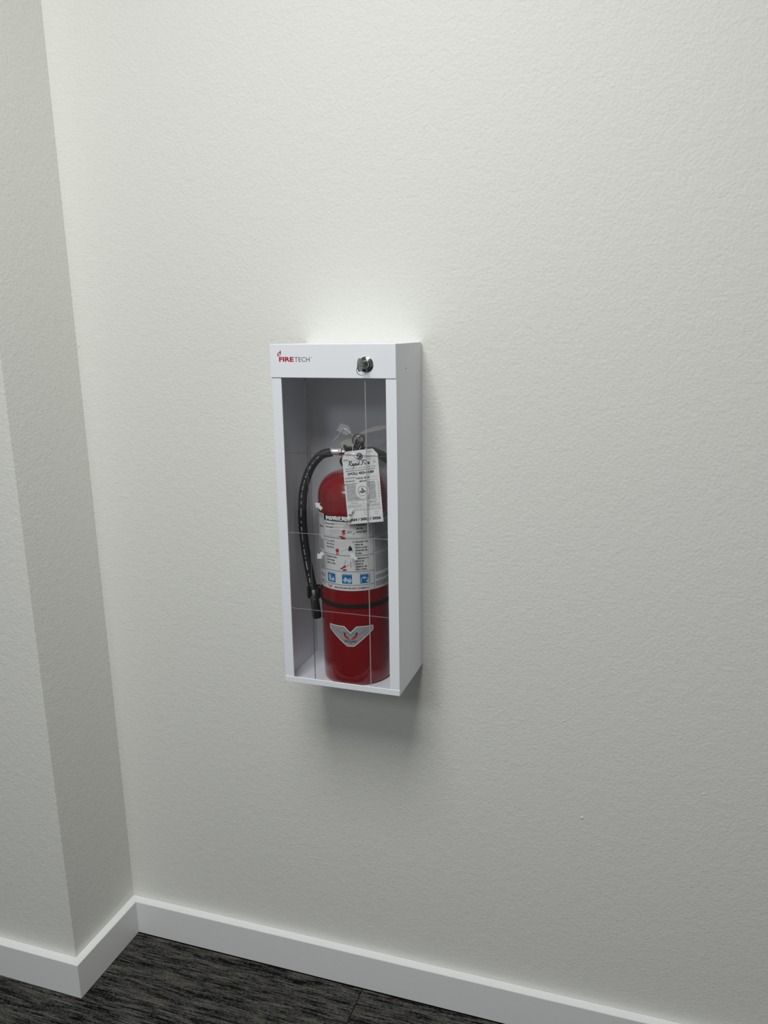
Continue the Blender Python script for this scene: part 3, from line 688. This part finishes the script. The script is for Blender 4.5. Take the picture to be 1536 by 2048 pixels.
tt('#5365', 27.5, 70.8, 3.0, width=0.0150, bold=0.03); tt('Nick Ball', 23.0, 76.0, 3.3, width=0.0230, bold=0.03)
T.rect(0.0020, 0.0728, 0.0200, 0.0734, M_grey, 1); T.greek(0.0020, 0.0195, 0.0736, 0.0014, M_grey, 1); T.greek(0.0020, 0.0220, 0.0790, 0.0014, M_grey, 1)
T.rect(0.0020, 0.0778, 0.0225, 0.0782, M_grey, 1); T.rect(0.0470, 0.0778, 0.0610, 0.0782, M_grey, 1); T.rect(0.0440, 0.0728, 0.0610, 0.0732, M_grey, 1)
tt('(VOL) 453-0189', 7.5, 84.3, 4.2, width=0.0480, bold=0.05)
T.greek(0.0050, 0.0575, 0.0905, 0.0015, M_grey, 1, word=(1.0, 3.0), gap=0.6)
tt('EQUIPMENT INCORPORATED', 4.8, 93.8, 2.7, M_grey, width=0.0545, bold=0.005)
# script lettering drawn as pen strokes
def script(strokes, x, y_, sx, sy, m=M_black):
    for st in strokes:
        pts = catmull([(a, b, 0) for a, b in st], 5)
        T.line([((x+(p.x+0.30*p.y)*sx)*mmv, (y_+p.y*sy)*mmv) for p in pts], 0.00105, m, 3)
R_ = lambda o: [[(o+0.2, 1.0), (o+0.15, 0.5), (o+0.05, 0.0)], [(o-0.1, 0.85), (o+0.3, 1.08), (o+0.7, 0.95), (o+0.62, 0.62), (o+0.15, 0.48)], [(o+0.25, 0.48), (o+0.45, 0.2), (o+0.75, 0.0), (o+0.9, 0.12)]]
a_ = lambda o: [[(o+0.42, 0.42), (o+0.15, 0.45), (o, 0.15), (o+0.15, 0.0), (o+0.38, 0.35), (o+0.36, 0.05), (o+0.55, 0.1)]]
p_ = lambda o: [[(o+0.1, 0.45), (o+0.05, 0.0), (o-0.05, -0.5)], [(o+0.08, 0.3), (o+0.3, 0.48), (o+0.42, 0.25), (o+0.25, 0.02), (o+0.05, 0.1)], [(o+0.3, 0.02), (o+0.5, 0.12)]]
i_ = lambda o: [[(o+0.05, 0.45), (o+0.0, 0.08), (o+0.15, 0.02), (o+0.28, 0.15)], [(o+0.12, 0.75), (o+0.22, 0.85)]]
d_ = lambda o: [[(o+0.38, 0.4), (o+0.12, 0.42), (o, 0.15), (o+0.15, 0.0), (o+0.4, 0.35), (o+0.5, 1.0)], [(o+0.42, 0.4), (o+0.38, 0.05), (o+0.6, 0.1)]]
F_ = lambda o: [[(o+0.35, 0.9), (o+0.25, 0.4), (o+0.05, 0.0), (o-0.2, 0.05)], [(o-0.1, 0.85), (o+0.4, 1.02), (o+0.95, 0.95)], [(o+0.1, 0.48), (o+0.55, 0.52)]]
r_ = lambda o: [[(o, 0.4), (o+0.15, 0.48), (o+0.12, 0.0)], [(o+0.15, 0.35), (o+0.35, 0.48), (o+0.45, 0.35)]]
e_ = lambda o: [[(o, 0.2), (o+0.35, 0.3), (o+0.25, 0.48), (o+0.02, 0.25), (o+0.1, 0.02), (o+0.5, 0.12)]]
st = R_(0)+a_(0.95)+p_(1.55)+i_(2.1)+d_(2.45)+F_(3.6)+i_(4.5)+r_(4.85)+e_(5.35)
script(st, 10.5, 99.8, 6.6, 7.2)
tt('INC', 56.0, 104.0, 1.5, M_grey, width=0.0040); T.greek(0.0560, 0.0600, 0.1018, 0.0012, M_grey, 1)
T.greek(0.0020, 0.0110, 0.1095, 0.0014, M_grey, 1); T.rect(0.0020, 0.1082, 0.0600, 0.1085, M_grey, 1); T.greek(0.0400, 0.0600, 0.1115, 0.0014, M_grey, 1)
for k, (xa, xb) in enumerate(((7.5, 14.5), (5.5, 17.0), (7.0, 16.5))): tt(('DO NOT', 'REMOVE BY', 'ORDER OF')[k], xa, 122.6-2.3*k-1.5, 1.5, M_pink, width=(xb-xa)*mmv, bold=0.02)
T.greek(0.0450, 0.0560, 0.1200, 0.0010, M_grey, 1)
T.disc(0.0012, 0.0685, 0.0011, M_black, 3, 12); T.disc(0.0026, 0.0193, 0.0014, M_black, 3, 12)
pprint_('printed_form', T, lambda a, b, k: tmap(a, b, k+1), tag, card)
ey_c = tmap(0.0322+0.0*mmv, SH+0.0000, 0)
def eye(r0, r1, dz, m, name):
    b = bmesh.new(); n_ = 28
    ro = [b.verts.new(ey_c + ex*r1*math.cos(2*PI*k/n_) + ey*r1*math.sin(2*PI*k/n_) + en*dz) for k in range(n_)]
    rm = [b.verts.new(ey_c + ex*(r0+r1)/2*math.cos(2*PI*k/n_) + ey*(r0+r1)/2*math.sin(2*PI*k/n_) + en*(dz+0.0004)) for k in range(n_)]
    ri = [b.verts.new(ey_c + ex*r0*math.cos(2*PI*k/n_) + ey*r0*math.sin(2*PI*k/n_) + en*dz) for k in range(n_)]
    for k in range(n_):
        j = (k+1) % n_; b.faces.new((ro[k], ro[j], rm[j], rm[k])); b.faces.new((rm[k], rm[j], ri[j], ri[k]))
    return part(name, b, m, tag, card)
eye(0.0026, 0.0062, 0.0003, M_grey, 'eyelet')
b = bmesh.new(); b.faces.new([b.verts.new(ey_c + ex*0.0027*math.cos(2*PI*k/16) + ey*0.0027*math.sin(2*PI*k/16) + en*0.0003) for k in range(16)]); part('punched_hole', b, M_hole, tag, card)
R = bmesh.new(); tube(R, ring_pts((0.1364, -0.1000, 0.4466), 0.0103, 40, (1, 0.1, 0), (0.05, 0.15, 1)), 0.0010, 10, closed=True)
part('cable_tie', R, M_plast, tag, None, True)
R = bmesh.new()
tube(R, catmull([(0.1290, -0.1000, 0.4410), (0.1310, -0.1150, 0.4380), (0.1368, -0.1300, 0.4340), (0.1388, -0.1355, 0.4290), (0.1440, -0.1368, 0.4235), (0.1495, -0.1365, 0.4220)], 6), 0.0006, 8)
tube(R, catmull([(0.1430, -0.1050, 0.4370), (0.1454, -0.1200, 0.4333), (0.1502, -0.1330, 0.4290), (0.1500, -0.1368, 0.4225)], 6), 0.0006, 8)
part('hanging_wire', R, M_bright, tag, None, True)

# ------------------------------------------------------------------ tamper seal
seal = thing('tamper_seal', 'translucent plastic tamper seal with curled white wire at the extinguisher lever', 'seal', (0.1130, -0.0885, 0.4560))
fl = [(0.0909, 0.4612), (0.0955, 0.4665), (0.0985, 0.4730), (0.1040, 0.4722), (0.1137, 0.4689), (0.1165, 0.4630), (0.1181, 0.4576), (0.1135, 0.4535), (0.1086, 0.4530), (0.1030, 0.4550)]
bm = bmesh.new(); prism(bm, fl, 'xz', -0.0885, -0.0877); part('flag', bm, M_milky, seal)
bm = bmesh.new(); tube(bm, catmull([(0.0836, -0.0890, 0.4380), (0.0856, -0.0890, 0.4425), (0.0934, -0.0890, 0.4498), (0.0990, -0.0892, 0.4570), (0.1030, -0.0893, 0.4622), (0.1062, -0.0893, 0.4636), (0.1100, -0.0893, 0.4620), (0.1125, -0.0893, 0.4590)], 6), 0.0009, 8)
tube(bm, [(0.1130, -0.0892, 0.4588), (0.1210, -0.0900, 0.4545)], 0.0013, 8); part('wire', bm, M_bright, seal, None, True)
